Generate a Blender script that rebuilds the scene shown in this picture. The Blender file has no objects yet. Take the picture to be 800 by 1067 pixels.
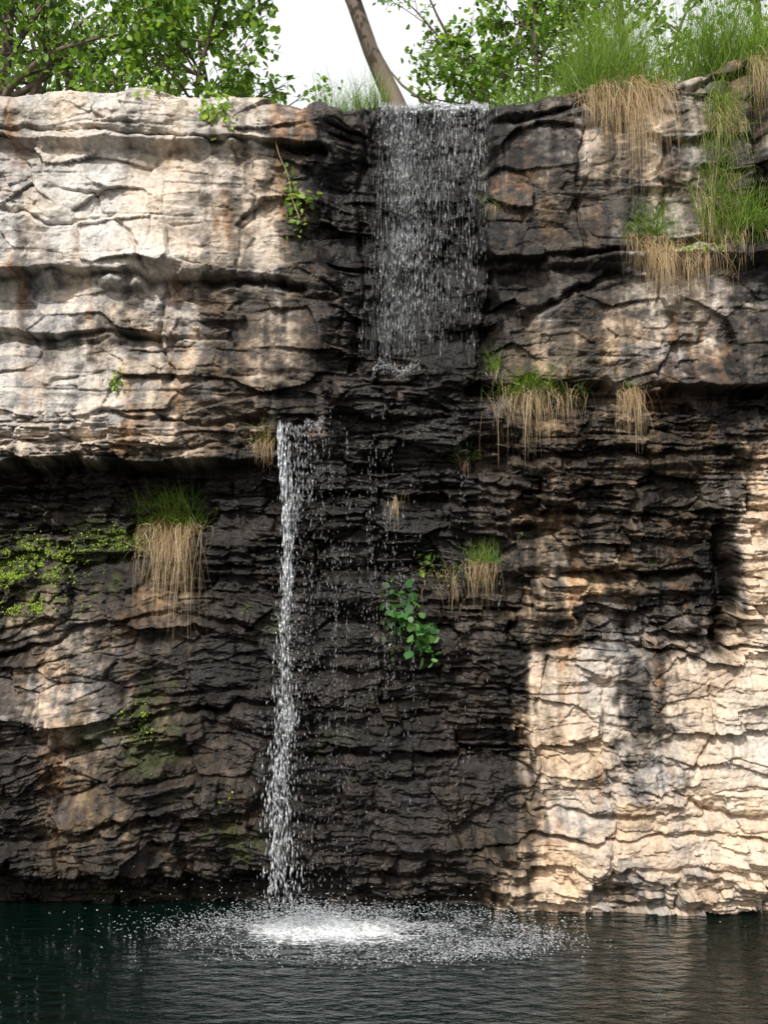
import bpy, math, numpy as np
from mathutils import Vector
rng=np.random.default_rng(7)
sc=bpy.context.scene
# ------------------------------------------------------------ survey helpers
F=1260.0; D=12.0; CZ=2.6; HV=667.0
def XZ(u,v,y=0.0):
    return (u-400)/F*(D+y), CZ+(HV-v)/F*(D+y)
def UV(x,y,z):
    return 400+F*x/(D+y), HV-F*(z-CZ)/(D+y)
# ------------------------------------------------------------ noise
def h2(ix,iy,seed=0):
    a=(ix.astype(np.int64)*374761393+iy.astype(np.int64)*668265263+seed*1442695041)&0xFFFFFFFF
    a=((a^(a>>13))*1274126177)&0xFFFFFFFF
    a=((a^(a>>15))*2246822519)&0xFFFFFFFF
    a=a^(a>>16)
    return (a&0xFFFFFF)/float(0x1000000)
def vn(x,y,seed=0):
    ix=np.floor(x);iy=np.floor(y);fx=x-ix;fy=y-iy
    fx=fx*fx*fx*(fx*(fx*6-15)+10);fy=fy*fy*fy*(fy*(fy*6-15)+10)
    a=h2(ix,iy,seed);b=h2(ix+1,iy,seed);c=h2(ix,iy+1,seed);d=h2(ix+1,iy+1,seed)
    return (a*(1-fx)+b*fx)*(1-fy)+(c*(1-fx)+d*fx)*fy
def fbm(x,y,o=4,seed=0,g=.5):
    s=0;a=1;t=0
    for i in range(o):
        s=s+a*(vn(x*2**i+i*17.3,y*2**i+i*9.1,seed+i)*2-1);t+=a;a*=g
    return s/t*1.5
def voro(x,y,seed):
    ix=np.floor(x);iy=np.floor(y)
    f1=np.full(x.shape,9.);f2=np.full(x.shape,9.);cid=np.zeros(x.shape);dx=np.zeros(x.shape);dy=np.zeros(x.shape)
    for i in(-1,0,1):
        for j in(-1,0,1):
            cx=ix+i;cy=iy+j
            px=cx+.1+.8*h2(cx,cy,seed)-x;py=cy+.1+.8*h2(cx,cy,seed+1)-y
            d=px*px+py*py
            m=d<f1
            f2=np.where(m,f1,np.minimum(f2,d));f1=np.where(m,d,f1)
            cid=np.where(m,h2(cx,cy,seed+2),cid);dx=np.where(m,-px,dx);dy=np.where(m,-py,dy)
    return np.sqrt(f1),np.sqrt(f2),cid,dx,dy
def sst(a,b,x):
    t=np.clip((x-a)/(b-a),0,1);return t*t*(3-2*t)
def strata(zw,x,tmin,tmax,wmin,wmax,seed):
    r=np.random.default_rng(seed)
    b=np.cumsum(np.concatenate([[-3.],r.uniform(tmin,tmax,int(14/tmin))]));b=b[b<13]
    idx=np.clip(np.searchsorted(b,zw)-1,0,len(b)-2);n=len(b)
    w=r.uniform(wmin,wmax,n);off=r.uniform(0,50,n)
    c=x/w[idx]+off[idx];ci=np.floor(c);fr=c-ci
    h=h2(ci,idx,seed)
    t=(zw-b[idx])/(b[idx+1]-b[idx])
    de=np.minimum(zw-b[idx],b[idx+1]-zw)
    jd=np.minimum(fr,1-fr)*w[idx]
    gb=h2(ci,idx,seed+5)
    return h,t,de,jd,gb
def bil(grid,cu,cv,u,v):
    iu=np.clip(np.searchsorted(cu,u)-1,0,len(cu)-2);iv=np.clip(np.searchsorted(cv,v)-1,0,len(cv)-2)
    fu=np.clip((u-cu[iu])/(cu[iu+1]-cu[iu]),0,1);fv=np.clip((v-cv[iv])/(cv[iv+1]-cv[iv]),0,1)
    fu=fu*fu*(3-2*fu)
    return (grid[iv,iu]*(1-fu)+grid[iv,iu+1]*fu)*(1-fv)+(grid[iv+1,iu]*(1-fu)+grid[iv+1,iu+1]*fu)*fv
# ------------------------------------------------------------ rock relief tables
CU=np.array([0,120,240,320,370,400,490,520,620,720,800.])
PR=[
(70,.35,.35,.35,.3,.0,-.1,-.1,.1,.25,.3,.3),
(110,.5,.5,.5,.45,.15,.0,.0,.35,.4,.45,.45),
(148,.62,.62,.6,.5,.2,.0,.0,.4,.45,.5,.5),
(156,.48,.48,.46,.4,.15,.0,.0,.4,.45,.5,.5),
(240,.55,.6,.5,.35,.15,.02,.02,.42,.48,.5,.5),
(268,.64,.66,.5,.35,.15,.03,.03,.52,.60,.66,.66),
(283,.70,.62,.48,.35,.15,.04,.04,.33,.36,.40,.42),
(297,.34,.40,.40,.35,.18,.05,.05,.32,.4,.45,.45),
(345,.52,.52,.42,.38,.2,.06,.06,.34,.42,.45,.45),
(358,.32,.40,.42,.4,.22,.07,.1,.35,.42,.46,.46),
(384,.5,.5,.45,.42,.25,.1,.15,.38,.45,.54,.54),
(392,.54,.5,.42,.4,.38,.42,.3,.38,.47,.62,.62),
(405,.55,.55,.5,.4,.38,.42,.25,.37,.47,.62,.62),
(414,.55,.55,.5,.4,.38,.40,.20,.30,.28,.22,.20),
(430,.56,.58,.56,.48,.36,.40,.18,.32,.3,.28,.28),
(438,.6,.62,.6,.52,.24,.24,.2,.32,.32,.3,.28),
(480,.64,.66,.62,.42,.26,.25,.22,.38,.38,.34,.3),
(492,.05,.08,.16,.28,.25,.22,.22,.3,.26,.22,.3),
(560,.03,.08,.18,.22,.22,.22,.22,.32,.32,.20,.32),
(590,.10,.12,.2,.22,.22,.22,.22,.36,.38,.22,.32),
(600,.18,.2,.26,.25,.22,.22,.25,.28,.22,.14,.34),
(650,.3,.3,.3,.25,.22,.22,.25,.3,.25,.16,.34),
(668,.32,.32,.3,.25,.25,.25,.28,.32,.28,.25,.38),
(690,.38,.38,.35,.28,.28,.28,.28,.3,.44,.42,.44),
(760,.60,.5,.42,.35,.3,.3,.28,.3,.46,.46,.46),
(850,.5,.5,.42,.36,.32,.3,.3,.35,.5,.5,.5),
(903,.45,.42,.4,.36,.32,.3,.3,.42,.55,.55,.55),
(916,-.1,-.1,-.1,0,.1,.15,.2,.45,.55,.55,.55),
(960,-.4,-.4,-.3,-.2,0,.1,.2,.45,.5,.5,.5)]
PV=np.array([r[0] for r in PR],float);PG=np.array([r[1:] for r in PR],float)
CR=[# polyline cracks: points, half width px, depth
([(-20,128),(60,133),(130,136),(200,143),(270,152),(335,162)],3,.12),
([(-20,292),(60,283),(130,287),(165,295),(230,295),(310,300)],4,.20),
([(-20,345),(60,356),(105,346),(160,352)],3,.15),
([(170,298),(163,352),(178,390)],2.5,.10),
([(-20,437),(100,432),(200,440),(330,435)],3,.12),
([(-20,462),(60,458),(150,466),(260,462)],2,.10),
([(50,190),(95,205),(130,240),(150,285)],2.2,.07),
([(0,215),(60,232),(118,222)],2,.06),
([(240,160),(262,210),(250,290)],1.5,.04),
([(60,395),(140,388),(240,398)],2.2,.07),
([(495,280),(560,271),(640,262),(700,252),(830,243)],4,.20),
([(545,335),(575,316),(620,292),(655,286)],3,.14),
([(500,135),(560,122),(600,108),(680,97),(760,80),(830,68)],3.5,.12),
([(610,130),(606,190),(612,260)],2.2,.07),
([(693,150),(690,200),(700,250)],2.2,.07),
([(760,90),(756,170),(768,245)],2,.06),
([(796,110),(788,170),(797,235)],9,.25),
([(495,405),(560,400),(610,408),(680,405),(830,408)],4,.18),
([(690,290),(685,350),(692,405)],2,.07),
([(500,470),(600,476),(700,468),(770,474)],4,.18),
([(520,540),(610,535),(720,548)],3,.13),
([(500,505),(580,512),(680,504)],2.5,.10),
([(560,600),(650,598),(740,604)],3.5,.15),
([(752,555),(757,600),(742,665)],10,.36),
([(560,675),(640,668),(700,680),(800,672)],3.5,.16),
([(575,690),(560,740),(568,800),(548,850)],2.2,.07),
([(600,770),(640,815),(690,828)],2.2,.09),
([(640,690),(632,760),(640,880),(628,930)],2.2,.07),
([(700,820),(740,850),(800,862)],2.5,.10),
([(735,690),(742,760),(720,800)],2.2,.07),
([(560,845),(640,852),(720,838)],2.5,.10),
([(500,885),(560,872),(640,880),(720,870),(800,880)],2.5,.12),
([(300,520),(380,512),(470,524)],3,.12),([(330,600),(420,592),(500,604)],3.5,.12),([(300,700),(400,708),(500,696)],3.5,.13),([(320,790),(420,782),(520,792)],3,.12),
([(0,690),(90,655),(180,640),(260,655)],3.5,.15),([(20,800),(110,770),(200,740),(280,735)],4,.17),([(60,870),(160,850),(260,862)],3.5,.14),
([(380,120),(372,200),(378,300),(366,385)],3,.10),
([(505,120),(500,200),(508,290),(500,400)],3,.09),
]
def macro(u,v):
    return bil(PG,CU,PV,u,v)
def relief(x,z):
    u,v=UV(x,-.35,z)
    p=macro(u,v)
    u,v=UV(x,-p,z)
    w1=fbm(x*1.3,z*1.3,4,11);w2=fbm(x*1.3,z*1.3,4,23)
    edge=fbm(x*5,z*5,3,31)
    p=macro(u+w1*14+edge*5,v+w2*8+edge*3)
    p0=p.copy()
    massive=np.maximum(sst(355,330,u+w1*12)*sst(440,425,v),sst(495,515,u+w1*8)*sst(412,400,v))
    face=sst(545,560,u+w1*8)*sst(672,690,v)*sst(905,870,v+w2*20)
    slope=sst(300,200,u)*sst(580,660,v)*sst(915,880,v)
    chan=sst(372,392,u)*sst(512,495,u)*sst(390,380,v)
    A=1-.88*massive-.75*face-.60*slope-.45*chan
    bf1,bf2,bid,bdx,bdy=voro(x/.62+.20*w1+.03*edge,z/.30+.12*w2+.03*edge,131)
    b2=np.mod(bid*23.7,1);b3=np.mod(bid*57.1,1)
    A=A*(.22+1.15*b2**1.3)
    zw=z+.006*w1+.002*edge+.10*(bid-.5)+.02*bdx*(b3-.5)-slope*.20*(x+2.2)+.02*x
    gate=sst(.34,.62,vn(x*1.2,zw*4,71));gate2=sst(.45,.72,vn(x*2.5,zw*9,72))
    NM=1-.88*np.maximum(massive,np.maximum(.72*face,.6*chan))
    p=p+NM*(.15*(b3-.5)+.12*(bdy*(b2-.5)*1.2+bdx*(np.mod(bid*91.3,1)-.5)))-.05*NM*np.exp(-((bf2-bf1)/.05)**2)*gate
    h,t,de,jd,gb=strata(zw,x+.04*edge,.20,.48,.5,1.8,101)
    A1=np.clip(A*1.1+.15*NM,0,1.2)
    p=p+A1*((h-.5)*.22+.06*(t-.5))-(.12+.88*A1)*.10*gate*(.3+.7*gb)*np.exp(-(de/.015)**2)-A1*.05*gate*np.exp(-(jd/.014)**2)
    f1,f2,hm,dx,dy=voro(x/.38+.08*w1,zw/.105,111)
    tz=np.mod(hm*31.7,1)-.5;tx=np.mod(hm*13.7,1)-.5
    p=p+A*(.12*(hm-.5)+.05*(dy*tz+dx*tx))-A*.03*gate*np.exp(-((f2-f1)/.07)**2)
    h_m,t,de,jd,gb=strata(zw+.003*edge,x+.03*edge+.05*w2,.05,.17,.15,.8,202)
    p=p+A*((h_m-.5)*.12+.04*(t-.5))-A*.05*gate2*gb*np.exp(-(de/.009)**2)
    f1,f2,hs,dx,dy=voro(x/.15+.2*w2,zw/.06,121)
    tz=np.mod(hs*31.7,1)-.5;tx=np.mod(hs*13.7,1)-.5
    p=p+(.30+.55*A)*NM*(.05*(hs-.5)+.03*(dy*tz+dx*tx))
    h_f,t,de,jd,gb=strata(zw+.003*edge,x+.02*edge,.022,.06,.08,.5,303)
    p=p+A*(h_f-.5)*.035*sst(.4,.7,vn(x*1.5,z*2.5,7))
    f1,f2,cid,dx,dy=voro(x/.66+.25*w1,z/.34+.2*w2,51)
    tx=(np.mod(cid*17.3,1)-.5);tz=(np.mod(cid*41.7,1)-.5)
    M=.2+.8*np.maximum(massive,np.maximum(face*.8,slope))-.15*chan
    p=p+M*(.17*(dx*tx*1.2+dy*tz*1.7)+.07*(cid-.5))
    f1,f2,c3,dx,dy=voro(x/.30+.35*w2,z/.15+.3*w1,56)
    tx=(np.mod(c3*17.3,1)-.5);tz=(np.mod(c3*41.7,1)-.5)
    gm=sst(.48,.70,vn(x*1.1,z*1.3,19))
    p=p+M*(.15+gm)*(.065*(dx*tx+dy*tz*1.6)+.025*(c3-.5))
    f1,f2,cid2,dx,dy=voro(x/.11+.5*w2,z/.07+.5*w1,61)
    tx=(np.mod(cid2*17.3,1)-.5);tz=(np.mod(cid2*41.7,1)-.5)
    p=p+(.03*(dx*tx+dy*tz*1.4)+.012*(cid2-.5))*(.10+.9*gm)*(1-.4*np.clip(A,0,1))
    n1=fbm(x*7,z*9,4,81,.6);p=p+.012*n1
    n2=fbm(x*28,z*34,3,91,.6);p=p+.006*n2*(1.4-.95*massive)
    p=p+.07*fbm(x*1.9,z*2.4,3,95)
    uw=u+edge*5+w2*7;vw=v+fbm(x*5,z*5,3,33)*5
    for pts,hw,dep in CR:
        dmin=np.full(x.shape,1e9)
        for (a,b),(c,d) in zip(pts[:-1],pts[1:]):
            L=(c-a)**2+(d-b)**2
            tt=np.clip(((uw-a)*(c-a)+(vw-b)*(d-b))/L,0,1)
            dmin=np.minimum(dmin,(uw-a-tt*(c-a))**2+(vw-b-tt*(d-b))**2)
        p=p-dep*np.exp(-dmin/(hw*hw))*(.4+.9*vn(x*3,z*3,5))
    return p,.5*hm+.5*bid,h_f,cid,massive,n1,n2,p0
# ------------------------------------------------------------ colour tables
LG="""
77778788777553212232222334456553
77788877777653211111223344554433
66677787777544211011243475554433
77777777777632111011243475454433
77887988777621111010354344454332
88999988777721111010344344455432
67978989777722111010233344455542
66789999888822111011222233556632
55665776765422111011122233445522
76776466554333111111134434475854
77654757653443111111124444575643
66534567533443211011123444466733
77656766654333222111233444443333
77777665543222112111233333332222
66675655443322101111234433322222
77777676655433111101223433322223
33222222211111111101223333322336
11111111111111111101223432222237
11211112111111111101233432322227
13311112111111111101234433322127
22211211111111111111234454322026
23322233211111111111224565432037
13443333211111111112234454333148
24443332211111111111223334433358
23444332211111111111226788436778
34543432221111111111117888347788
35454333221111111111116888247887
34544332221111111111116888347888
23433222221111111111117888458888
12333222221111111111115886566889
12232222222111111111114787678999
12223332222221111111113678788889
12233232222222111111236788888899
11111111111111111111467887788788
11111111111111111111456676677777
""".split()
LG=np.array([[float(c) for c in r[:32].ljust(32,r[-1])] for r in LG])/9  # low cells: wet stain plus painted shade under overhang, in recess, beside pale face
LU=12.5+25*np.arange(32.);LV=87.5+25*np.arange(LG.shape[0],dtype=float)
WG=np.array([[1,1,2,2,1,2,2,2],[1,1,2,2,1,4,3,2],[1,2,2,4,1,2,3,2],[2,2,4,5,2,5,5,4],[4,4,4,3,3,6,6,5],
[5,6,4,3,4,6,5,4],[4,4,4,4,5,4,3,3],[5,5,5,4,5,4,3,3],[6,6,5,4,5,4,4,4.]])/7
WU=50+100*np.arange(8.);WV=100+100*np.arange(9.)
def refl(u):
    u=np.mod(u,1600);return np.where(u>800,1600-u,u)
def colour(x,y,z,hm,hf,cid,n1,n2):
    u,v=UV(x,y,z)
    w1=fbm(x*2.2,z*2.2,4,411,.6);w2=fbm(x*2.2,z*2.2,4,423,.6);w3=fbm(x*11,z*8,3,427,.6)
    uu=refl(u)
    st=fbm(x*5+.3*w1,z*.55,4,433,.6);st2=fbm(x*16,z*1.5,3,437,.6)
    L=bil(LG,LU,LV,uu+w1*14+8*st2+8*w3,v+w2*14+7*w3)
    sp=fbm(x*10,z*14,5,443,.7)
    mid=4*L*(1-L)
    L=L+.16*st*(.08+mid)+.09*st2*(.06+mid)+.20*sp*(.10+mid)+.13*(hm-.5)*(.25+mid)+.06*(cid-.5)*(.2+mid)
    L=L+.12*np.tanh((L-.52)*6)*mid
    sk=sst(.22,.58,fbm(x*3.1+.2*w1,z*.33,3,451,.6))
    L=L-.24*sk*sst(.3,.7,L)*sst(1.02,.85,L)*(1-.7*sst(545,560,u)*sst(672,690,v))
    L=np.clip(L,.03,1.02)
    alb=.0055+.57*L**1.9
    W=bil(WG,WU,WV,uu+w2*20,v+w1*20)+.26*fbm(x*3,z*2,3,461)+.14*(hm-.5)
    W=np.clip(W,0,1)[...,None]
    c=np.array([1.0,.97,.91])*(1-W)+np.array([1.22,.86,.52])*W
    rs=sst(.2,.65,fbm(x*4.5,z*.6,4,471,.6))*sst(.12,.32,L)*sst(.92,.6,L)
    c=c*(1-.6*rs[...,None])+.6*rs[...,None]*np.array([1.5,.82,.38])
    gr=(sst(.0,.5,fbm(x*2.5,z*2.5,4,481,.6))*sst(1.,.6,L)*.6*sst(.15,.4,L))[...,None]
    c=c*(1-gr)+gr*np.array([.95,.97,1.0])
    col=alb[...,None]*c
    ms=np.exp(-(((u-30)/55)**2+((v-600)/40)**2))*sst(-.1,.4,sp+.3*n1)*.8+.5*np.exp(-(((u-140)/20)**2+((v-750)/25)**2))*sst(.1,.5,sp)+.7*np.exp(-(((u-130)/25)**2+((v-565)/12)**2))*sst(-.1,.4,sp)
    ms=ms+.25*sst(.40,.75,fbm(x*1.8,z*1.8,4,491))*sst(520,560,v)*sst(400,250,u)
    ms=np.clip(ms,0,1)[...,None]
    col=col*(1-ms)+ms*np.array([.07,.10,.015])
    wet_shade=sst(.45,.18,L)*(.6+.4*sst(-.3,.3,w1))  # gloss mask from tone: covers wet rock and the painted shade alike
    return np.clip(col,0,1),wet_shade
# ------------------------------------------------------------ cliff mesh
RU=[-400,0,60,130,200,300,330,350,385,420,505,540,560,620,680,700,750,800,1200]
RV=[95,93,88,84,91,102,110,116,106,105,106,112,104,92,84,74,62,52,60]
xs=np.concatenate([np.arange(-11,-4.2,.07),np.arange(-4.2,4.2,.0098),np.arange(4.2,11,.07)])
nx=len(xs);NR=870;ZB=-.6
ry=np.full(nx,-.4)
for _ in range(4):
    ru,_z=UV(xs,ry,0);ry=-macro(ru,np.full(nx,100.))
rv=np.interp(ru,RU,RV)
rim=CZ+(HV-rv)/F*(D+ry)+.025*fbm(xs*3,xs*0,4,501)+.03*np.round(2*fbm(xs*1.7,xs*0,2,505))
s=np.linspace(0,1,NR)
X=np.broadcast_to(xs[None,:],(NR,nx)).copy();Z=ZB+s[:,None]*(rim[None,:]-ZB)
P,hm,hf,cid,massive,n1,n2,P0=relief(X,Z)
P=P-.14*np.exp(-(rim[None,:]-Z)/.06)
Y=-P
sag=np.clip(P-P0,-.12,.2)*.26*sst(0,.3,rim[None,:]-Z)
ZS=Z-sag
NT=44
k=(np.arange(1,NT+1)/NT)[:,None]
XT=np.broadcast_to(xs[None,:],(NT,nx));YT=Y[-1][None,:]+4.0*k**1.7
ZT=rim[None,:]+.05*fbm(XT*3,YT*3,4,511)*np.minimum(1,k*6)+.03*np.sqrt(k)
pad=lambda a:np.concatenate([a,np.broadcast_to(a[-1:],(NT,nx))],0)
XX=np.concatenate([X,XT]);YY=np.concatenate([Y,YT]);ZZ=np.concatenate([ZS,ZT])
col,wet_shade=colour(XX,YY,ZZ,pad(hm),pad(hf),pad(cid),pad(n1),pad(n2))
def new_mat(name):
    m=bpy.data.materials.new(name);m.use_nodes=True;m.node_tree.nodes.clear();return m,m.node_tree.nodes,m.node_tree.links
def mkmesh(name,V,Fc,C=None,mat=None,smooth=False,parent=None,k=4):
    me=bpy.data.meshes.new(name);V=np.asarray(V,dtype=np.float32).reshape(-1,3);Fc=np.asarray(Fc,dtype=np.int32).reshape(-1,k)
    me.vertices.add(len(V));me.vertices.foreach_set('co',V.ravel())
    me.loops.add(Fc.size);me.loops.foreach_set('vertex_index',Fc.ravel())
    me.polygons.add(len(Fc));me.polygons.foreach_set('loop_start',np.arange(0,Fc.size,k,dtype=np.int32))
    if smooth: me.polygons.foreach_set('use_smooth',np.ones(len(Fc),dtype=bool))
    me.update(calc_edges=True)
    if C is not None:
        C=np.asarray(C,dtype=np.float32).reshape(len(V),-1)
        if C.shape[1]==3:C=np.concatenate([C,np.ones((len(V),1),np.float32)],1)
        a=me.color_attributes.new('Col','FLOAT_COLOR','POINT');a.data.foreach_set('color',C.ravel())
    o=bpy.data.objects.new(name,me);sc.collection.objects.link(o)
    if mat:me.materials.append(mat)
    if parent:o.parent=parent
    return o
def empty(name):
    e=bpy.data.objects.new(name,None);sc.collection.objects.link(e);e.empty_display_size=.2;return e
# rock material
m_rock,N,Lk=new_mat('wet_limestone')
out=N.new('ShaderNodeOutputMaterial');b=N.new('ShaderNodeBsdfPrincipled');Lk.new(b.outputs[0],out.inputs[0])
at=N.new('ShaderNodeAttribute');at.attribute_name='Col'
tc=N.new('ShaderNodeTexCoord')
ns=N.new('ShaderNodeTexNoise');ns.inputs['Scale'].default_value=22;ns.inputs['Detail'].default_value=6;ns.inputs['Roughness'].default_value=.7
Lk.new(tc.outputs['Object'],ns.inputs['Vector'])
mr=N.new('ShaderNodeMapRange');mr.inputs[1].default_value=.3;mr.inputs[2].default_value=.7;mr.inputs[3].default_value=.64;mr.inputs[4].default_value=1.32
Lk.new(ns.outputs['Fac'],mr.inputs[0])
mx=N.new('ShaderNodeVectorMath');mx.operation='SCALE';Lk.new(at.outputs['Color'],mx.inputs[0]);Lk.new(mr.outputs[0],mx.inputs['Scale'])
Lk.new(mx.outputs[0],b.inputs['Base Color'])
rr=N.new('ShaderNodeMapRange');rr.inputs[3].default_value=.92;rr.inputs[4].default_value=.20
Lk.new(at.outputs['Alpha'],rr.inputs[0]);Lk.new(rr.outputs[0],b.inputs['Roughness'])
sr=N.new('ShaderNodeMapRange');sr.inputs[3].default_value=.2;sr.inputs[4].default_value=.42
Lk.new(at.outputs['Alpha'],sr.inputs[0]);Lk.new(sr.outputs[0],b.inputs['Specular IOR Level'])
ns2=N.new('ShaderNodeTexNoise');ns2.inputs['Scale'].default_value=38;ns2.inputs['Detail'].default_value=6;ns2.inputs['Roughness'].default_value=.66
mp=N.new('ShaderNodeMapping');mp.inputs['Scale'].default_value=(1,1,1.5);Lk.new(tc.outputs['Object'],mp.inputs[0]);Lk.new(mp.outputs[0],ns2.inputs['Vector'])
bp=N.new('ShaderNodeBump');bp.inputs['Strength'].default_value=.7;bp.inputs['Distance'].default_value=.025
Lk.new(ns2.outputs['Fac'],bp.inputs['Height']);Lk.new(bp.outputs[0],b.inputs['Normal'])
NRR=NR+NT
I=np.arange(NRR*nx,dtype=np.int32).reshape(NRR,nx)
Q=np.stack([I[:-1,:-1],I[:-1,1:],I[1:,1:],I[1:,:-1]],-1)
cliff=mkmesh('rock_cliff',np.stack([XX,YY,ZZ],-1),Q,np.concatenate([col,wet_shade[...,None]],-1),m_rock,smooth=False)
def surf(x,z):
    x=np.asarray(x,float);z=np.asarray(z,float)
    i=np.clip(np.searchsorted(xs,x),0,nx-1);j=np.clip(((z-ZB)/(rim[i]-ZB)*(NR-1)).astype(int),0,NR-1)
    return Y[j,i]
def rimz(x): return rim[np.clip(np.searchsorted(xs,x),0,nx-1)]
def at_uv(u,v,off=0.0):
    u=np.asarray(u,float);v=np.asarray(v,float);y=np.full(np.broadcast(u,v).shape,-.3)
    for _ in range(5):
        x,z=XZ(u,v,y);y=.5*y+.5*surf(x,z)
    x,z=XZ(u,v,y);z=np.minimum(z,rimz(x)-.01);return np.stack([x,surf(x,z)-off,z],-1)
# ------------------------------------------------------------ ground
m_gr,N,Lk=new_mat('soil_and_grass')
out=N.new('ShaderNodeOutputMaterial');b=N.new('ShaderNodeBsdfPrincipled');Lk.new(b.outputs[0],out.inputs[0])
ns=N.new('ShaderNodeTexNoise');ns.inputs['Scale'].default_value=1.5;ns.inputs['Detail'].default_value=8
cr=N.new('ShaderNodeValToRGB');cr.color_ramp.elements[0].color=(.03,.05,.012,1);cr.color_ramp.elements[1].color=(.09,.10,.035,1)
tc=N.new('ShaderNodeTexCoord');Lk.new(tc.outputs['Object'],ns.inputs['Vector']);Lk.new(ns.outputs['Fac'],cr.inputs[0]);Lk.new(cr.outputs[0],b.inputs['Base Color']);b.inputs['Roughness'].default_value=.95
gx=np.concatenate([[-400,-100,-30],np.linspace(-12,12,49),[30,100,400]]);gy=np.concatenate([np.linspace(2.6,12,24),[20,40,100,400]])
GX,GY=np.meshgrid(gx,gy);GZ=7.86+.12*fbm(GX*.5,GY*.5,3,601)+.01*np.maximum(GY-3,0)
gi=np.arange(GX.size).reshape(GX.shape)
mkmesh('ground',np.stack([GX,GY,GZ],-1),np.stack([gi[:-1,:-1],gi[:-1,1:],gi[1:,1:],gi[1:,:-1]],-1),None,m_gr,True)
# ------------------------------------------------------------ water
m_w,N,Lk=new_mat('pool_water')
out=N.new('ShaderNodeOutputMaterial');b=N.new('ShaderNodeBsdfPrincipled')
b.inputs['Base Color'].default_value=(.0005,.0055,.0038,1);b.inputs['Roughness'].default_value=.03;b.inputs['IOR'].default_value=1.33;b.inputs['Specular IOR Level'].default_value=.42
geo=N.new('ShaderNodeNewGeometry')
def math_(op,a,bb=None,c=None):
    n=N.new('ShaderNodeMath');n.operation=op
    for i,q in enumerate([a,bb,c]):
        if q is None:continue
        if isinstance(q,(int,float)):n.inputs[i].default_value=q
        else:Lk.new(q,n.inputs[i])
    return n.outputs[0]
def noise_(scale,detail=4,vec=None,rough=.5,sc3=None):
    n=N.new('ShaderNodeTexNoise');n.inputs['Scale'].default_value=scale;n.inputs['Detail'].default_value=detail;n.inputs['Roughness'].default_value=rough
    v=vec or geo.outputs['Position']
    if sc3:
        m=N.new('ShaderNodeMapping');m.inputs['Scale'].default_value=sc3;Lk.new(v,m.inputs[0]);v=m.outputs[0]
    Lk.new(v,n.inputs['Vector']);return n.outputs['Fac']
def edist(cx,cy,rx,ry):
    s=N.new('ShaderNodeVectorMath');s.operation='SUBTRACT';Lk.new(geo.outputs['Position'],s.inputs[0]);s.inputs[1].default_value=(cx,cy,0)
    m=N.new('ShaderNodeVectorMath');m.operation='MULTIPLY';Lk.new(s.outputs[0],m.inputs[0]);m.inputs[1].default_value=(1/rx,1/ry,0)
    l=N.new('ShaderNodeVectorMath');l.operation='LENGTH';Lk.new(m.outputs[0],l.inputs[0]);return l.outputs['Value']
def mrange(v,a,b_,c,d):
    n=N.new('ShaderNodeMapRange');n.interpolation_type='SMOOTHSTEP';Lk.new(v,n.inputs[0])
    for i,q in enumerate([a,b_,c,d]):n.inputs[i+1].default_value=q
    return n.outputs[0]
d1=edist(-.58,-1.12,1.25,.82);d2=edist(-.12,-1.3,1.85,1.15)
f1=mrange(d1,0,1.0,.42,0);f2=mrange(d2,.2,1.1,.30,0)
nn=noise_(15,8,None,.8,(1,1.3,1));nb_=noise_(2.6,4,None,.6)
foam=math_('SUBTRACT',math_('ADD',math_('ADD',math_('ADD',f1,f2),math_('MULTIPLY',nn,1.9)),math_('MULTIPLY',nb_,.6)),1.60)
foam=mrange(foam,0,.20,0,.95)
dif=N.new('ShaderNodeBsdfDiffuse');dif.inputs[0].default_value=(.85,.88,.88,1)
ms=N.new('ShaderNodeMixShader');Lk.new(foam,ms.inputs[0]);Lk.new(b.outputs[0],ms.inputs[1]);Lk.new(dif.outputs[0],ms.inputs[2]);Lk.new(ms.outputs[0],out.inputs[0])
wv=math_('SINE',math_('ADD',math_('MULTIPLY',edist(-.80,-.95,1,1),22.0),math_('MULTIPLY',noise_(1.5,3),7.0)))
amp=mrange(d2,.5,3.2,1,.12)
hgt=math_('ADD',math_('MULTIPLY',wv,math_('MULTIPLY',amp,.008)),math_('MULTIPLY',noise_(4.2,5,None,.55,(1,1.5,1)),math_('ADD',math_('MULTIPLY',amp,.12),.08)))
bp=N.new('ShaderNodeBump');bp.inputs['Strength'].default_value=.75;bp.inputs['Distance'].default_value=1.0
Lk.new(hgt,bp.inputs['Height']);Lk.new(bp.outputs[0],b.inputs['Normal'])
wx=np.array([-400,-50,-11,0,11,50,400.]);wy=np.array([-400,-60,-12,-5,1.5])
GX,GY=np.meshgrid(wx,wy);gi=np.arange(GX.size).reshape(GX.shape)
mkmesh('water',np.stack([GX,GY,GX*0],-1),np.stack([gi[:-1,:-1],gi[:-1,1:],gi[1:,1:],gi[1:,:-1]],-1),None,m_w)
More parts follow.
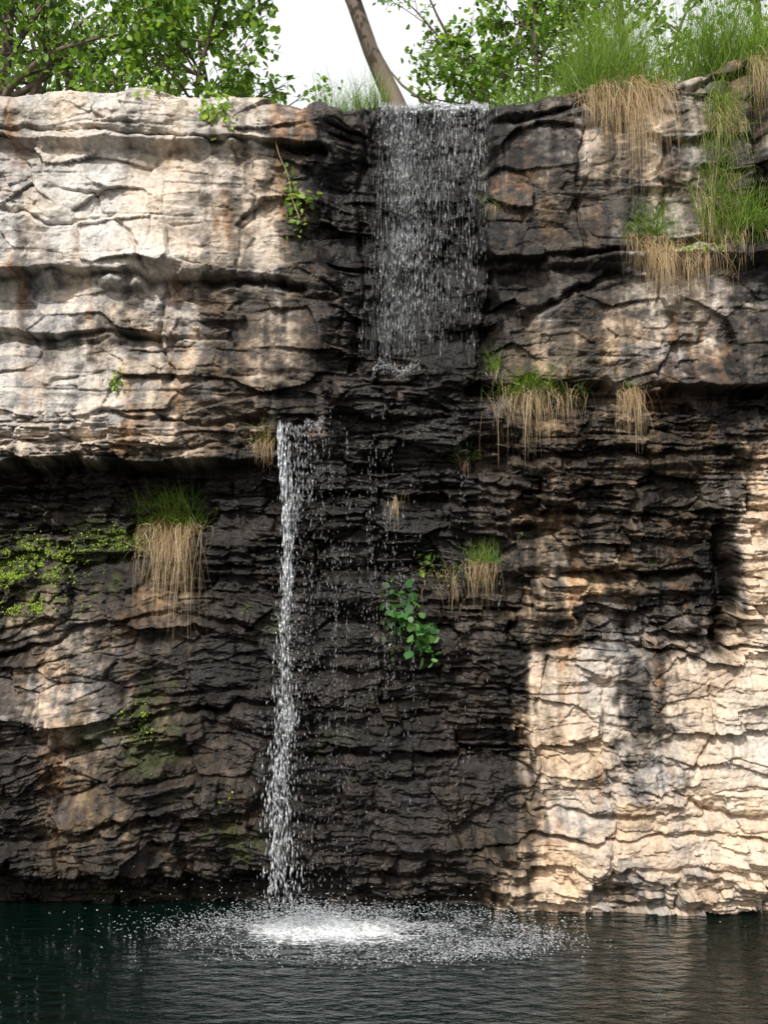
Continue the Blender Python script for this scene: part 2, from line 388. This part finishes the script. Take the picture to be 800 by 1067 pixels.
# ------------------------------------------------------------ falling water
m_f,N,Lk=new_mat('white_water')
out=N.new('ShaderNodeOutputMaterial');a=N.new('ShaderNodeBsdfDiffuse')
t=N.new('ShaderNodeBsdfTranslucent');g=N.new('ShaderNodeBsdfGlossy');g.inputs['Roughness'].default_value=.15
def mix_(f,A,B):
    n=N.new('ShaderNodeMixShader');n.inputs[0].default_value=f;Lk.new(A,n.inputs[1]);Lk.new(B,n.inputs[2]);return n.outputs[0]
at=N.new('ShaderNodeAttribute');at.attribute_name='Col'
Lk.new(at.outputs['Color'],a.inputs[0]);Lk.new(at.outputs['Color'],t.inputs[0]);Lk.new(at.outputs['Color'],g.inputs[0])
Lk.new(mix_(.3,mix_(.35,a.outputs[0],t.outputs[0]),g.outputs[0]),out.inputs[0])
def drops(name,c,L,w,parent,dirs=None,op=None):
    c=np.asarray(c,float);n=len(c);L=np.broadcast_to(L,(n,))[:,None];w=np.broadcast_to(w,(n,))[:,None]
    if dirs is None:
        dirs=np.stack([rng.normal(0,.03,n),rng.normal(0,.03,n),-np.ones(n)],-1)
    dirs=dirs/np.linalg.norm(dirs,axis=1,keepdims=True)
    a=np.cross(dirs,np.array([.3,1.,.1]));a/=np.linalg.norm(a,axis=1,keepdims=True);bb=np.cross(dirs,a)
    top=c-dirs*L*.6;bot=c+dirs*L*.4
    V=np.stack([top,c+a*w,c+bb*w,c-a*w,c-bb*w,bot],1)
    f=np.array([[0,1,2],[0,2,3],[0,3,4],[0,4,1],[5,2,1],[5,3,2],[5,4,3],[5,1,4]])
    Fc=f[None]+6*np.arange(n)[:,None,None]
    if op is None:op=rng.uniform(.45,1,n)
    C=np.broadcast_to(op,(n,))[:,None,None]*np.array([.90,.94,.97])*np.ones((1,6,1))
    return mkmesh(name,V,Fc,C,m_f,True,parent,3)
fall=empty('waterfall')
cs=[];Ls=[];Ws=[];Op=[]
def onrock(u,v,Lr,Wr,op,gap=.05):
    pp=at_uv(u,v,0.0);m=len(pp)
    pp[:,1]=np.minimum(pp[:,1]-.02,pp[:,1]*.6-.03)-rng.uniform(0,gap,m)
    cs.append(pp);Ls.append(rng.uniform(*Lr,m));Ws.append(rng.uniform(*Wr,m));Op.append(rng.uniform(*op,m))
for i in range(340):
    r=rng.random()
    if r<.40: u0=rng.normal(424,10);u1=rng.normal(413,15);v1=rng.uniform(320,388);dn=1.2
    elif r<.72: u0=rng.uniform(448,510);u1=u0-rng.uniform(5,55);v1=rng.uniform(170,385);dn=.8
    else: u0=rng.uniform(396,510);u1=u0-rng.uniform(-5,30);v1=rng.uniform(160,388);dn=.7
    n=int(rng.integers(18,50)*dn*(v1-105)/280)
    t=np.sort(rng.random(n))**rng.uniform(.8,1.2);v=112+(v1-112)*t
    u=u0+(u1-u0)*t**1.2+rng.normal(0,1.8,n)+4*np.sin(t*7+u0)
    keep=vn(u*.06,v*.03,900+i%3)>.34
    onrock(u[keep],v[keep],(.015,.13),(.0006,.0030),(.12,.9))
# thin running film: long faint threads that hang together
n=1500;u=np.where(rng.random(n)<.5,rng.normal(420,13,n),rng.uniform(398,508,n));v=rng.uniform(125,372,n);u=u-(v-112)*.05
onrock(u,v,(.12,.40),(.0008,.0022),(.10,.32),.04)
onrock(rng.uniform(452,508,900),rng.normal(110,3.5,900),(.02,.07),(.003,.008),(.3,.9),.02)
onrock(rng.uniform(395,452,350),rng.normal(112,3,350),(.02,.06),(.002,.005),(.3,.8),.02)
u=rng.uniform(388,438,320);onrock(u,386+rng.normal(0,3.5,320)+4*np.sin(u*.2),(.01,.04),(.001,.0035),(.3,.9),.04)
drops('upper_cascade',np.concatenate(cs),np.concatenate(Ls),np.concatenate(Ws),fall,None,np.concatenate(Op))
cs=[];Ls=[];Ws=[];Op=[]
def fallpts(u,v,y,Lr,Wr,op=(.4,1.)):
    x,z=XZ(u,v,y);cs.append(np.stack([x,y,z],-1));m=len(u);Ls.append(rng.uniform(*Lr,m));Ws.append(rng.uniform(*Wr,m));Op.append(rng.uniform(*op,m))
def yv(v,n):
    return -.66-.26*np.clip((v-440)/500,0,1)**.5+rng.normal(0,.025,n)*(1+np.clip((v-440)/250,0,2))
def strand(u0,u1,v0,v1,n,wid,Lr,Wr,op,seed,thr=.3,wob=3):
    t=rng.random(n);v=v0+(v1-v0)*t
    k=(vn(v*.045+seed,v*0,seed)*.65+rng.random(n)*.55)>thr;v=v[k];t=t[k];m=len(v)
    fallpts(u0+(u1-u0)*t**.7+rng.normal(0,1,m)*(wid[0]+(wid[1]-wid[0])*t)+wob*np.sin(v*.035+seed),v,yv(v,m),Lr,Wr,op)
strand(293,300,443,620,520,(1.6,2.6),(.05,.18),(.003,.008),(.55,1.),1,.30,2)
strand(301,301,446,600,240,(1.5,3),(.04,.14),(.002,.006),(.4,.9),2,.42,3)
strand(312,303,450,600,180,(2.5,4),(.03,.10),(.0015,.0045),(.3,.8),3,.45,3)
strand(322,308,445,560,150,(2.5,5),(.02,.08),(.0012,.0035),(.3,.8),4,.45,3)
strand(331,322,448,540,120,(1.5,4),(.02,.08),(.0012,.0035),(.3,.8),5,.45,2)
strand(299,297,600,760,520,(2.2,6),(.04,.14),(.002,.0075),(.5,1.),6,.42,2)
strand(297,291,740,945,820,(5,11),(.03,.11),(.0018,.0075),(.5,1.),7,.42,3)
strand(290,284,820,945,180,(2,3),(.03,.09),(.002,.006),(.5,1.),8,.42,2)
strand(303,318,500,945,900,(8,24),(.012,.05),(.001,.003),(.3,.8),9,.35,2)
strand(297,300,620,945,600,(8,17),(.012,.06),(.001,.0035),(.3,.9),10,.35,2)
n=150;u=rng.uniform(289,338,n);v=441+3*np.sin(u*.35)+3*np.sin(u*.13)+np.abs(rng.normal(0,7,n));fallpts(u,v,np.full(n,-.64)+rng.normal(0,.03,n),(.02,.07),(.001,.004),(.3,.8))
drops('lower_fall',np.concatenate(cs),np.concatenate(Ls),np.concatenate(Ws),fall,None,np.concatenate(Op))
cs=[];Ls=[];Ws=[];Op=[]
lines=np.concatenate([rng.normal(350,8,14),rng.uniform(320,440,50),rng.uniform(300,530,36)])
for lu in lines:
    v0=rng.uniform(400,640);v1=rng.uniform(v0+60,945);n=int(rng.integers(6,28));v=rng.uniform(v0,v1,n);u=lu+rng.normal(0,1.4,n)
    fallpts(u,v,np.full(n,rng.uniform(-.95,-.55)),(.012,.07),(.0008,.0024),(.3,.8))
drops('drips',np.concatenate(cs),np.concatenate(Ls),np.concatenate(Ws),fall,None,np.concatenate(Op))
# splash
n=4200;r=np.abs(rng.normal(0,.42,n));a=rng.uniform(0,6.283,n)
c=np.stack([-.72+r*np.cos(a)*1.9,-1.0+r*np.sin(a)*.9,np.abs(rng.normal(0,.11,n))*np.exp(-r*1.3)+.004],-1)
n2_=11000;r=rng.random(n2_)**.6*(1+.14*rng.normal(0,1,n2_));a=rng.uniform(0,6.283,n2_)
c2=np.stack([-.15+r*np.cos(a)*1.8,-1.25+r*np.sin(a)*1.05,np.abs(rng.normal(0,.02,n2_))+.002],-1)
c2=c2[vn(c2[:,0]*4,c2[:,1]*6,661)*.7+vn(c2[:,0]*14,c2[:,1]*18,662)*.5>.58]
n3=600;c3=np.stack([rng.normal(-.4,1.1,n3),rng.normal(-1.1,.6,n3),np.abs(rng.normal(0,.18,n3))],-1)
n4=1500;a=rng.normal(-.8,.5,n4);rr_=rng.normal(1,.12,n4);c4=np.stack([-.15+rr_*np.cos(a)*1.55,-1.25+rr_*np.sin(a)*.95,np.abs(rng.normal(0,.02,n4))+.002],-1)
c=np.concatenate([c,c2,c3,c4]);n=len(c)
dr=rng.normal(0,1,(n,3))*np.array([1,1,.5]);drops('splash_droplets',c,rng.uniform(.006,.034,n),rng.uniform(.0012,.0062,n),fall,dr)
n=420;c=np.stack([rng.uniform(-3.8,3.5,n),rng.uniform(-4,-.6,n),np.full(n,.003)],-1);c[:,0]-=(rng.random(n)<.5)*1.0
drops('floating_specks',c,rng.uniform(.006,.02,n),rng.uniform(.0012,.003,n),fall,rng.normal(0,1,(n,3))*np.array([1,1,.1]),rng.uniform(.2,.7,n))
# ------------------------------------------------------------ vegetation
def veg_mat(name,transl=.4,rough=.5):
    global N,Lk
    m,N,Lk=new_mat(name);out=N.new('ShaderNodeOutputMaterial');at=N.new('ShaderNodeAttribute');at.attribute_name='Col'
    b=N.new('ShaderNodeBsdfPrincipled');b.inputs['Roughness'].default_value=rough;Lk.new(at.outputs['Color'],b.inputs['Base Color'])
    if transl==0: Lk.new(b.outputs[0],out.inputs[0]);return m
    t=N.new('ShaderNodeBsdfTranslucent');s=N.new('ShaderNodeVectorMath');s.operation='MULTIPLY';s.inputs[1].default_value=(1.9,1.8,.8);Lk.new(at.outputs['Color'],s.inputs[0]);Lk.new(s.outputs[0],t.inputs[0])
    Lk.new(mix_(transl,b.outputs[0],t.outputs[0]),out.inputs[0]);return m
m_leaf=veg_mat('leaf',.45);m_grass=veg_mat('grass_blade',.35);m_dry=veg_mat('dry_grass',.25,.7);m_bark=veg_mat('bark',0,.9);m_moss=veg_mat('moss',.2,.9)
GREEN=np.array([[.15,.28,.035],[.23,.37,.06],[.11,.22,.035],[.28,.39,.08]]);DRY=np.array([[.50,.39,.23],[.62,.52,.35],[.36,.24,.13],[.44,.32,.17]])
DGREEN=np.array([[.03,.075,.012],[.05,.11,.02],[.07,.14,.03]])
TGREEN=np.array([[.09,.19,.022],[.15,.27,.04],[.20,.32,.06],[.05,.11,.015],[.12,.24,.03]])
def blades(name,base,dirs,L,w,droop,pal,mat,parent=None,K=6,curl=.12,tuft=0,pull=.5):
    n=len(base);L=np.broadcast_to(L,(n,))[:,None,None];w=np.broadcast_to(w,(n,));droop=np.broadcast_to(droop,(n,))[:,None,None]
    dirs=dirs/np.linalg.norm(dirs,axis=1,keepdims=True);t=np.linspace(0,1,K+1)[None,:,None]
    side=rng.normal(0,curl,(n,1,3))
    pth=dirs[:,None,:]*t+np.array([0,0,-1.])*droop*t**2+side*t**2+rng.normal(0,curl*.5,(n,1,3))*np.sin(t*5)
    seg=np.diff(pth,axis=1);ln=np.linalg.norm(seg,axis=2).sum(1)[:,None,None]
    pth=base[:,None,:]+pth/ln*L
    if tuft:
        cen=base[rng.integers(0,n,tuft)];near=np.argmin(np.abs(base[:,None,0]-cen[None,:,0])+rng.random((n,tuft))*.06,axis=1)
        cx=cen[near][:,None,0:1]+rng.normal(0,.012,(n,1,1))
        lock=(.45+.55*rng.random(tuft))[near][:,None]
        pth[:,:,0:1]=pth[:,:,0:1]+(cx-pth[:,:,0:1])*pull*t**.8
        pth[:,:,2]=base[:,None,2]+(pth[:,:,2]-base[:,None,2])*lock
    rv=rng.normal(0,1,(n,3));rv[:,1]*=.4;sd=np.cross(dirs,rv);sd/=np.linalg.norm(sd,axis=1,keepdims=True)
    ww=(w[:,None]*(1-np.linspace(0,1,K+1)[None,:]**1.6)+.0002)[...,None]*sd[:,None,:]
    V=np.stack([pth-ww,pth+ww],2)
    base_i=np.arange(n)[:,None]*(2*(K+1))+2*np.arange(K)[None,:]
    Fc=np.stack([base_i,base_i+1,base_i+3,base_i+2],-1)
    c=pal[rng.integers(0,len(pal),n)]*rng.uniform(.7,1.25,(n,1))
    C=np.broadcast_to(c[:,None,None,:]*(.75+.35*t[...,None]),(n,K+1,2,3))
    return mkmesh(name,V,Fc,C,mat,True,parent)
def rdir(n,mean,spread):
    return np.array(mean)+rng.normal(0,1,(n,3))*np.array(spread)
def clump(name,u0,u1,v,ng,Lg,nd,Ld,vs=3,gd=(0,-.35,1.),gs=(.35,.3,.25),droop=.7,off=0.0,pal=GREEN,wg=(.0016,.0035),wd=(.001,.0025),tuft=5):
    e=empty(name)
    c=at_uv((u0+u1)/2,v);e.location=Vector(c)
    def put(o): o.parent=e;o.location=-Vector(c)
    def us(n):
        m=(u0+u1)/2;h=(u1-u0)/2;return m+h*np.clip(rng.normal(0,.5,n),-1.15,1.15)
    if ng:
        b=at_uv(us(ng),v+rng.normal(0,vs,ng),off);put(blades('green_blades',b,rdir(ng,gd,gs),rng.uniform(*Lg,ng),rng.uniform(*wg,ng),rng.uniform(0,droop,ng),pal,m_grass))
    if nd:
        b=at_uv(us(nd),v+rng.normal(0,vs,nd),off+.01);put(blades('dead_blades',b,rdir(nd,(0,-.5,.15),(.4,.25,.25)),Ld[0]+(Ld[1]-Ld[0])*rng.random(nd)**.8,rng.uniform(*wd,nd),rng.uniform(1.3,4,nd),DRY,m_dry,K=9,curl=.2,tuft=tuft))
    return e
clump('grass_clump',150,210,550,620,(.25,.56),420,(.4,1.4),off=.10,gd=(0,-.3,1.1),droop=.5,tuft=4)
clump('grass_clump',508,602,412,560,(.12,.42),280,(.2,.85),off=.06,vs=5,tuft=8)
clump('grass_clump',505,522,385,70,(.1,.3),20,(.1,.3))
clump('grass_clump',644,668,410,25,(.08,.25),170,(.2,.85),off=.06,tuft=3)
clump('grass_clump',484,518,586,190,(.08,.32),150,(.15,.6),off=.04)
clump('grass_clump',435,500,600,60,(.05,.2),130,(.1,.4),off=.03,vs=8,tuft=7)
clump('grass_clump',470,495,478,120,(.08,.3),30,(.1,.3),off=.03)
clump('grass_clump',258,290,462,90,(.1,.35),110,(.1,.3),off=.02,pal=np.concatenate([GREEN,DRY]))
clump('grass_clump',650,704,250,300,(.15,.50),200,(.25,.7),off=.04)
clump('grass_clump',665,705,262,40,(.1,.25),330,(.3,1.0),off=.05,tuft=4)
clump('grass_clump',705,740,268,40,(.1,.25),130,(.2,.6),off=.04,tuft=4)
clump('grass_clump',500,525,215,40,(.06,.18),20,(.1,.3))
clump('grass_clump',405,425,520,10,(.05,.15),50,(.1,.35))
clump('grass_clump',735,815,245,520,(.2,.65),120,(.2,.5),off=.04,vs=6)
clump('grass_clump',722,770,215,380,(.2,.6),230,(.2,.7),off=.03,vs=30)
clump('grass_clump',735,765,120,300,(.3,.9),220,(.3,.9),off=.03,vs=12,droop=3,tuft=3)
clump('grass_clump',600,655,98,160,(.3,.6),380,(.25,.9),off=.05,vs=8,tuft=5)
clump('grass_clump',640,695,90,160,(.3,.6),520,(.4,1.5),off=.07,vs=8,tuft=4)
clump('grass_clump',770,810,60,300,(.3,.7),300,(.3,1.0),off=.05,vs=8,droop=2)
clump('grass_clump',675,690,588,60,(.03,.08),0,(.1,.2))
def top_grass(name,u0,u1,n,y0,y1,Lr,pal=GREEN,droop=.5,w=(.0018,.004),mean=(0,-.1,1)):
    y=rng.uniform(y0,y1,n);u=rng.uniform(u0,u1,n);x,_=XZ(u,0,y);i=np.clip(np.searchsorted(xs,x),0,nx-1);y=np.maximum(y,Y[-1][i]+.03);b=np.stack([x,y,rim[i]-.03],-1)
    dens=vn(x*2.5,y*2.5,77)>.25;b=b[dens];n=len(b)
    Lr_=rng.uniform(*Lr,n)*(.6+.8*vn(b[:,0]*2,b[:,1]*2,78))
    return blades(name,b,rdir(n,mean,(.22,.22,.1)),Lr_,rng.uniform(*w,n),rng.uniform(0,droop,n),pal,m_grass)
top_grass('tall_grass',595,770,6200,-.35,1.2,(.5,1.3))
top_grass('tall_grass',770,1000,3000,-.2,1.2,(.4,.9))
top_grass('grass_fringe',335,402,1100,-.05,.7,(.2,.55))
top_grass('grass_fringe',515,600,1200,-.2,.8,(.15,.55))
top_grass('grass_fringe',-150,330,1500,.3,1.6,(.1,.35))
LS=np.array([[0,0,0],[.28,.26,.05],[.3,.6,.04],[0,1,-.05],[-.3,.6,.04],[-.28,.26,.05]])
def leaves(name,pos,size,pal,mat,parent=None,down=.3,wide=1.0,nrm=None):
    n=len(pos);size=np.broadcast_to(size,(n,))
    d=rng.normal(0,1,(n,3));d[:,2]-=down*1.5;d/=np.linalg.norm(d,axis=1,keepdims=True)
    up=rng.normal(0,.6,(n,3))+np.array([0,-.2,1.]) if nrm is None else nrm+rng.normal(0,.35,(n,3))
    a=np.cross(d,up);a/=np.linalg.norm(a,axis=1,keepdims=True)+1e-9;c=np.cross(a,d)
    S=LS*np.array([wide,1,1])
    V=pos[:,None,:]+size[:,None,None]*(S[None,:,0:1]*a[:,None]+S[None,:,1:2]*d[:,None]+S[None,:,2:3]*c[:,None])
    q=np.array([[0,1,2,3],[0,3,4,5]]);Fc=q[None]+6*np.arange(n)[:,None,None]
    cc=pal[rng.integers(0,len(pal),n)]*rng.uniform(.65,1.35,(n,1));C=np.broadcast_to(cc[:,None,:],(n,6,3))
    return mkmesh(name,V,Fc,C,mat,False,parent)
def tubes(name,paths,pal,mat,parent=None,S=7):
    Vs=[];Fs=[];Cs=[];o=0
    ang=np.arange(S)*2*np.pi/S
    for pts,rad in paths:
        pts=np.asarray(pts,float);rad=np.asarray(rad,float);n=len(pts);t=np.gradient(pts,axis=0);t/=np.linalg.norm(t,axis=1,keepdims=True)+1e-9
        a=np.cross(t,np.array([.31,.9,.2]));a/=np.linalg.norm(a,axis=1,keepdims=True)+1e-9;b=np.cross(t,a)
        rr=rad[:,None]*(1+.12*rng.normal(0,1,(n,S)) if rad[0]>.03 else np.ones((n,S)))
        V=pts[:,None]+rr[...,None]*(np.cos(ang)[None,:,None]*a[:,None]+np.sin(ang)[None,:,None]*b[:,None])
        idx=o+np.arange(n*S).reshape(n,S);nxt=np.roll(idx,-1,1)
        Fs.append(np.stack([idx[:-1],nxt[:-1],nxt[1:],idx[1:]],-1).reshape(-1,4));Vs.append(V.reshape(-1,3));Cs.append(pal[rng.integers(0,len(pal))]*rng.uniform(.6,1.3,(n*S,1)));o+=n*S
    return mkmesh(name,np.concatenate(Vs),np.concatenate(Fs),np.concatenate(Cs),mat,True,parent)
BARK=np.array([[.11,.085,.065],[.14,.11,.085],[.08,.06,.045]])
def tree(name,base,trunk_dir,H,R,seed,nl=16,leaf=.09,pal=TGREEN,first=.15,nb=14,blen=.5,depth=3,spread=1.0,wide=1.0):
    r=np.random.default_rng(seed);paths=[];tips=[]
    def grow(p,d,L,rad,dep):
        n=8;pts=[p.copy()];q=p.copy();dd=d/np.linalg.norm(d)
        for i in range(n):
            dd=dd+r.normal(0,.10 if dep else .07,3)+np.array([0,0,.02 if dep else 0]);dd/=np.linalg.norm(dd);q=q+dd*L/n;pts.append(q.copy())
        rad_=rad*(1-.75*np.linspace(0,1,n+1));paths.append((pts,rad_))
        if dep>=depth:
            tips.append(np.array(pts));return
        kk=nb if dep==0 else 5
        for j in range(kk):
            tt=(first+(1-first)*(j+r.random())/kk) if dep==0 else r.uniform(.25,1.0)
            i=min(n,int(tt*n));a=r.uniform(0,6.283);o=np.array([math.cos(a),math.sin(a),r.uniform(-.25,.6)])*spread
            grow(np.array(pts[i]),dd*.45+o,L*blen*(1-.45*tt if dep==0 else r.uniform(.6,.95)),max(.004,rad_[i]*.55),dep+1)
    grow(np.array(base,float),np.array(trunk_dir,float),H,R,0)
    e=empty(name)
    tubes('trunk',paths,BARK,m_bark,e,6)
    T=np.concatenate([t[r.integers(1,9,nl)]+r.normal(0,.06,(nl,3)) for t in tips])
    leaves('leaves',T,r.uniform(.6,1.25,len(T))*leaf,pal,m_leaf,e,.35,wide)
    return len(T)
def tb(u,y): x,_=XZ(u,0,y);return (x,y,7.9)
tree('broadleaf_tree',tb(-10,2.2),(.15,-.05,1),4.2,.11,1,nl=9,nb=18,first=.06)
tree('broadleaf_tree',tb(95,2.6),(-.1,0,1),4.0,.07,2,nl=9,nb=18,first=.05)
tree('broadleaf_tree',tb(190,1.7),(.15,0,1),2.8,.04,3,nl=9,nb=16,first=.05,leaf=.10)
tree('broadleaf_tree',tb(245,3.0),(-.2,0,1),3.2,.05,4,nl=8,nb=14,first=.06)
tree('broadleaf_tree',tb(60,5.0),(0,0,1),4.2,.08,14,nl=9,nb=18,first=.04)
tree('leaning_tree',tb(454,2.4),(-.40,.05,1),5.0,.15,5,nl=7,nb=9,first=.5)
tree('broadleaf_tree',tb(488,3.4),(.12,0,1),4.5,.08,6,nl=8,nb=14,first=.15)
tree('broadleaf_tree',tb(560,2.4),(.05,0,1),3.2,.05,7,nl=10,nb=18,first=.04)
tree('broadleaf_tree',tb(690,3.4),(-.1,0,1),4.6,.08,8,nl=9,nb=18,first=.05)
tree('broadleaf_tree',tb(800,3.0),(0,0,1),4.6,.08,9,nl=8,nb=16,first=.05)
def sprig(name,pts_uv,off,nl,size,pal,spread=.04,stem=.003,wide=1.0,stemc=BARK):
    P=np.array([at_uv(u,v)-np.array([0,off,0]) for u,v in pts_uv]).reshape(-1,3)
    P[:,1]=np.minimum.accumulate(P[:,1]) if len(P)>1 else P[:,1]
    e=empty(name);tt=np.linspace(0,len(P)-1,24);pp=np.stack([np.interp(tt,np.arange(len(P)),P[:,i]) for i in range(3)],-1)
    pp=pp+np.stack([.012*np.sin(tt*5),0*tt,.008*np.cos(tt*7)],-1)
    tubes('stem',[(pp,np.full(24,stem))],stemc,m_bark,e,5)
    lp=pp[rng.integers(0,24,nl)]+rng.normal(0,spread,(nl,3))
    leaves('leaves',lp,rng.uniform(.6,1.3,nl)*size,pal,m_leaf,e,.4,wide)
sprig('hanging_vine',[(236,86),(268,112),(290,155),(303,200),(312,232)],.06,8,.05,GREEN,.02,.003,stemc=DRY)
sprig('hanging_vine',[(303,190),(312,215),(308,248)],.08,45,.075,GREEN,.04)
sprig('hanging_vine',[(308,205),(330,212)],.10,16,.07,GREEN,.02)
sprig('leafy_plant',[(215,128),(225,112),(245,122)],.05,110,.07,GREEN,.07)
sprig('leafy_plant',[(155,98),(165,92)],.05,40,.08,GREEN,.08)
sprig('leafy_plant',[(118,402),(125,392)],.03,50,.05,GREEN,.04)
sprig('broadleaf_plant',[(415,620),(425,640),(440,665),(445,680)],.08,100,.10,np.array([[.05,.15,.04],[.08,.22,.06],[.13,.28,.08]]),.085,.004,1.5)
sprig('broadleaf_plant',[(402,612),(412,640),(408,682)],.06,60,.07,np.array([[.04,.10,.04],[.10,.17,.08]]),.06,.003,1.4)
sprig('fern',[(445,575),(440,600)],.04,40,.06,GREEN,.05)
sprig('fern',[(540,560),(520,600)],.04,30,.05,DGREEN,.05)
def moss(name,cu,cv,ru,rv,n,size=.018,pal=np.array([[.18,.28,.02],[.27,.36,.03],[.11,.18,.02]])):
    u=cu+rng.normal(0,ru,n);v=cv+rng.normal(0,rv,n);k=vn(u*.12,v*.16,61)*.6+vn(u*.4,v*.4,62)*.4>.50;p=at_uv(u[k],v[k],.006)
    leaves(name,p,rng.uniform(.5,1.4,len(p))*size,pal,m_moss,None,0,1.6,np.array([0,-1,.6]))
moss('moss_patch',40,578,34,10,4200,.014);moss('moss_patch',22,602,24,8,2200,.014);moss('moss_patch',25,632,22,5,1700,.014);moss('moss_patch',128,562,16,7,1300,.014)
moss('moss_patch',718,260,14,4,1200,.022);moss('moss_patch',140,752,9,10,700,.015,);moss('moss_patch',235,835,4,4,160)
# ------------------------------------------------------------ light
S=Vector((-.30,-.86,.80)).normalized()
sd=bpy.data.lights.new('sun','SUN');sd.energy=4.0;sd.angle=math.radians(.8);sd.color=(1,.97,.92);so=bpy.data.objects.new('sun',sd);sc.collection.objects.link(so)
so.rotation_euler=S.to_track_quat('Z','Y').to_euler();so.location=S*30
w=bpy.data.worlds.new('World');sc.world=w;w.use_nodes=True;N=w.node_tree.nodes;Lk=w.node_tree.links;N.clear()
out=N.new('ShaderNodeOutputWorld');bg=N.new('ShaderNodeBackground');sk=N.new('ShaderNodeTexSky');sk.sky_type='NISHITA';sk.sun_disc=False
sk.sun_elevation=math.asin(S.z);sk.sun_rotation=math.atan2(S.x,S.y);sk.dust_density=4;sk.air_density=1.0
Lk.new(sk.outputs[0],bg.inputs[0]);bg.inputs[1].default_value=.15
cl=N.new('ShaderNodeBackground');cl.inputs[0].default_value=(.97,.985,1,1);cl.inputs[1].default_value=1.12
tc=N.new('ShaderNodeTexCoord');dt=N.new('ShaderNodeVectorMath');dt.operation='DOT_PRODUCT';dt.inputs[1].default_value=(0,.88,.47);Lk.new(tc.outputs['Generated'],dt.inputs[0])
mr=N.new('ShaderNodeMapRange');mr.inputs[1].default_value=.2;mr.inputs[2].default_value=.75;Lk.new(dt.outputs['Value'],mr.inputs[0])
ns=N.new('ShaderNodeTexNoise');ns.inputs['Scale'].default_value=2.5;ns.inputs['Detail'].default_value=6;Lk.new(tc.outputs['Generated'],ns.inputs['Vector'])
ad=N.new('ShaderNodeMath');ad.operation='MULTIPLY_ADD';Lk.new(ns.outputs['Fac'],ad.inputs[0]);ad.inputs[1].default_value=.3;ad.inputs[2].default_value=.82
ml=N.new('ShaderNodeMath');ml.operation='MULTIPLY';ml.use_clamp=True;Lk.new(mr.outputs[0],ml.inputs[0]);Lk.new(ad.outputs[0],ml.inputs[1])
mxs=N.new('ShaderNodeMixShader');Lk.new(ml.outputs[0],mxs.inputs[0]);Lk.new(bg.outputs[0],mxs.inputs[1]);Lk.new(cl.outputs[0],mxs.inputs[2]);Lk.new(mxs.outputs[0],out.inputs[0])
# ------------------------------------------------------------ camera
cd=bpy.data.cameras.new('camera');co=bpy.data.objects.new('camera',cd);sc.collection.objects.link(co)
co.location=(0,-D,CZ);co.rotation_euler=(math.radians(90),0,0);cd.lens=36*F/1067;cd.sensor_width=36;cd.sensor_fit='AUTO';cd.shift_y=(HV-533.5)/1067;cd.clip_end=1500
sc.camera=co
sc.view_settings.view_transform='Standard';sc.view_settings.look='None';sc.view_settings.exposure=0
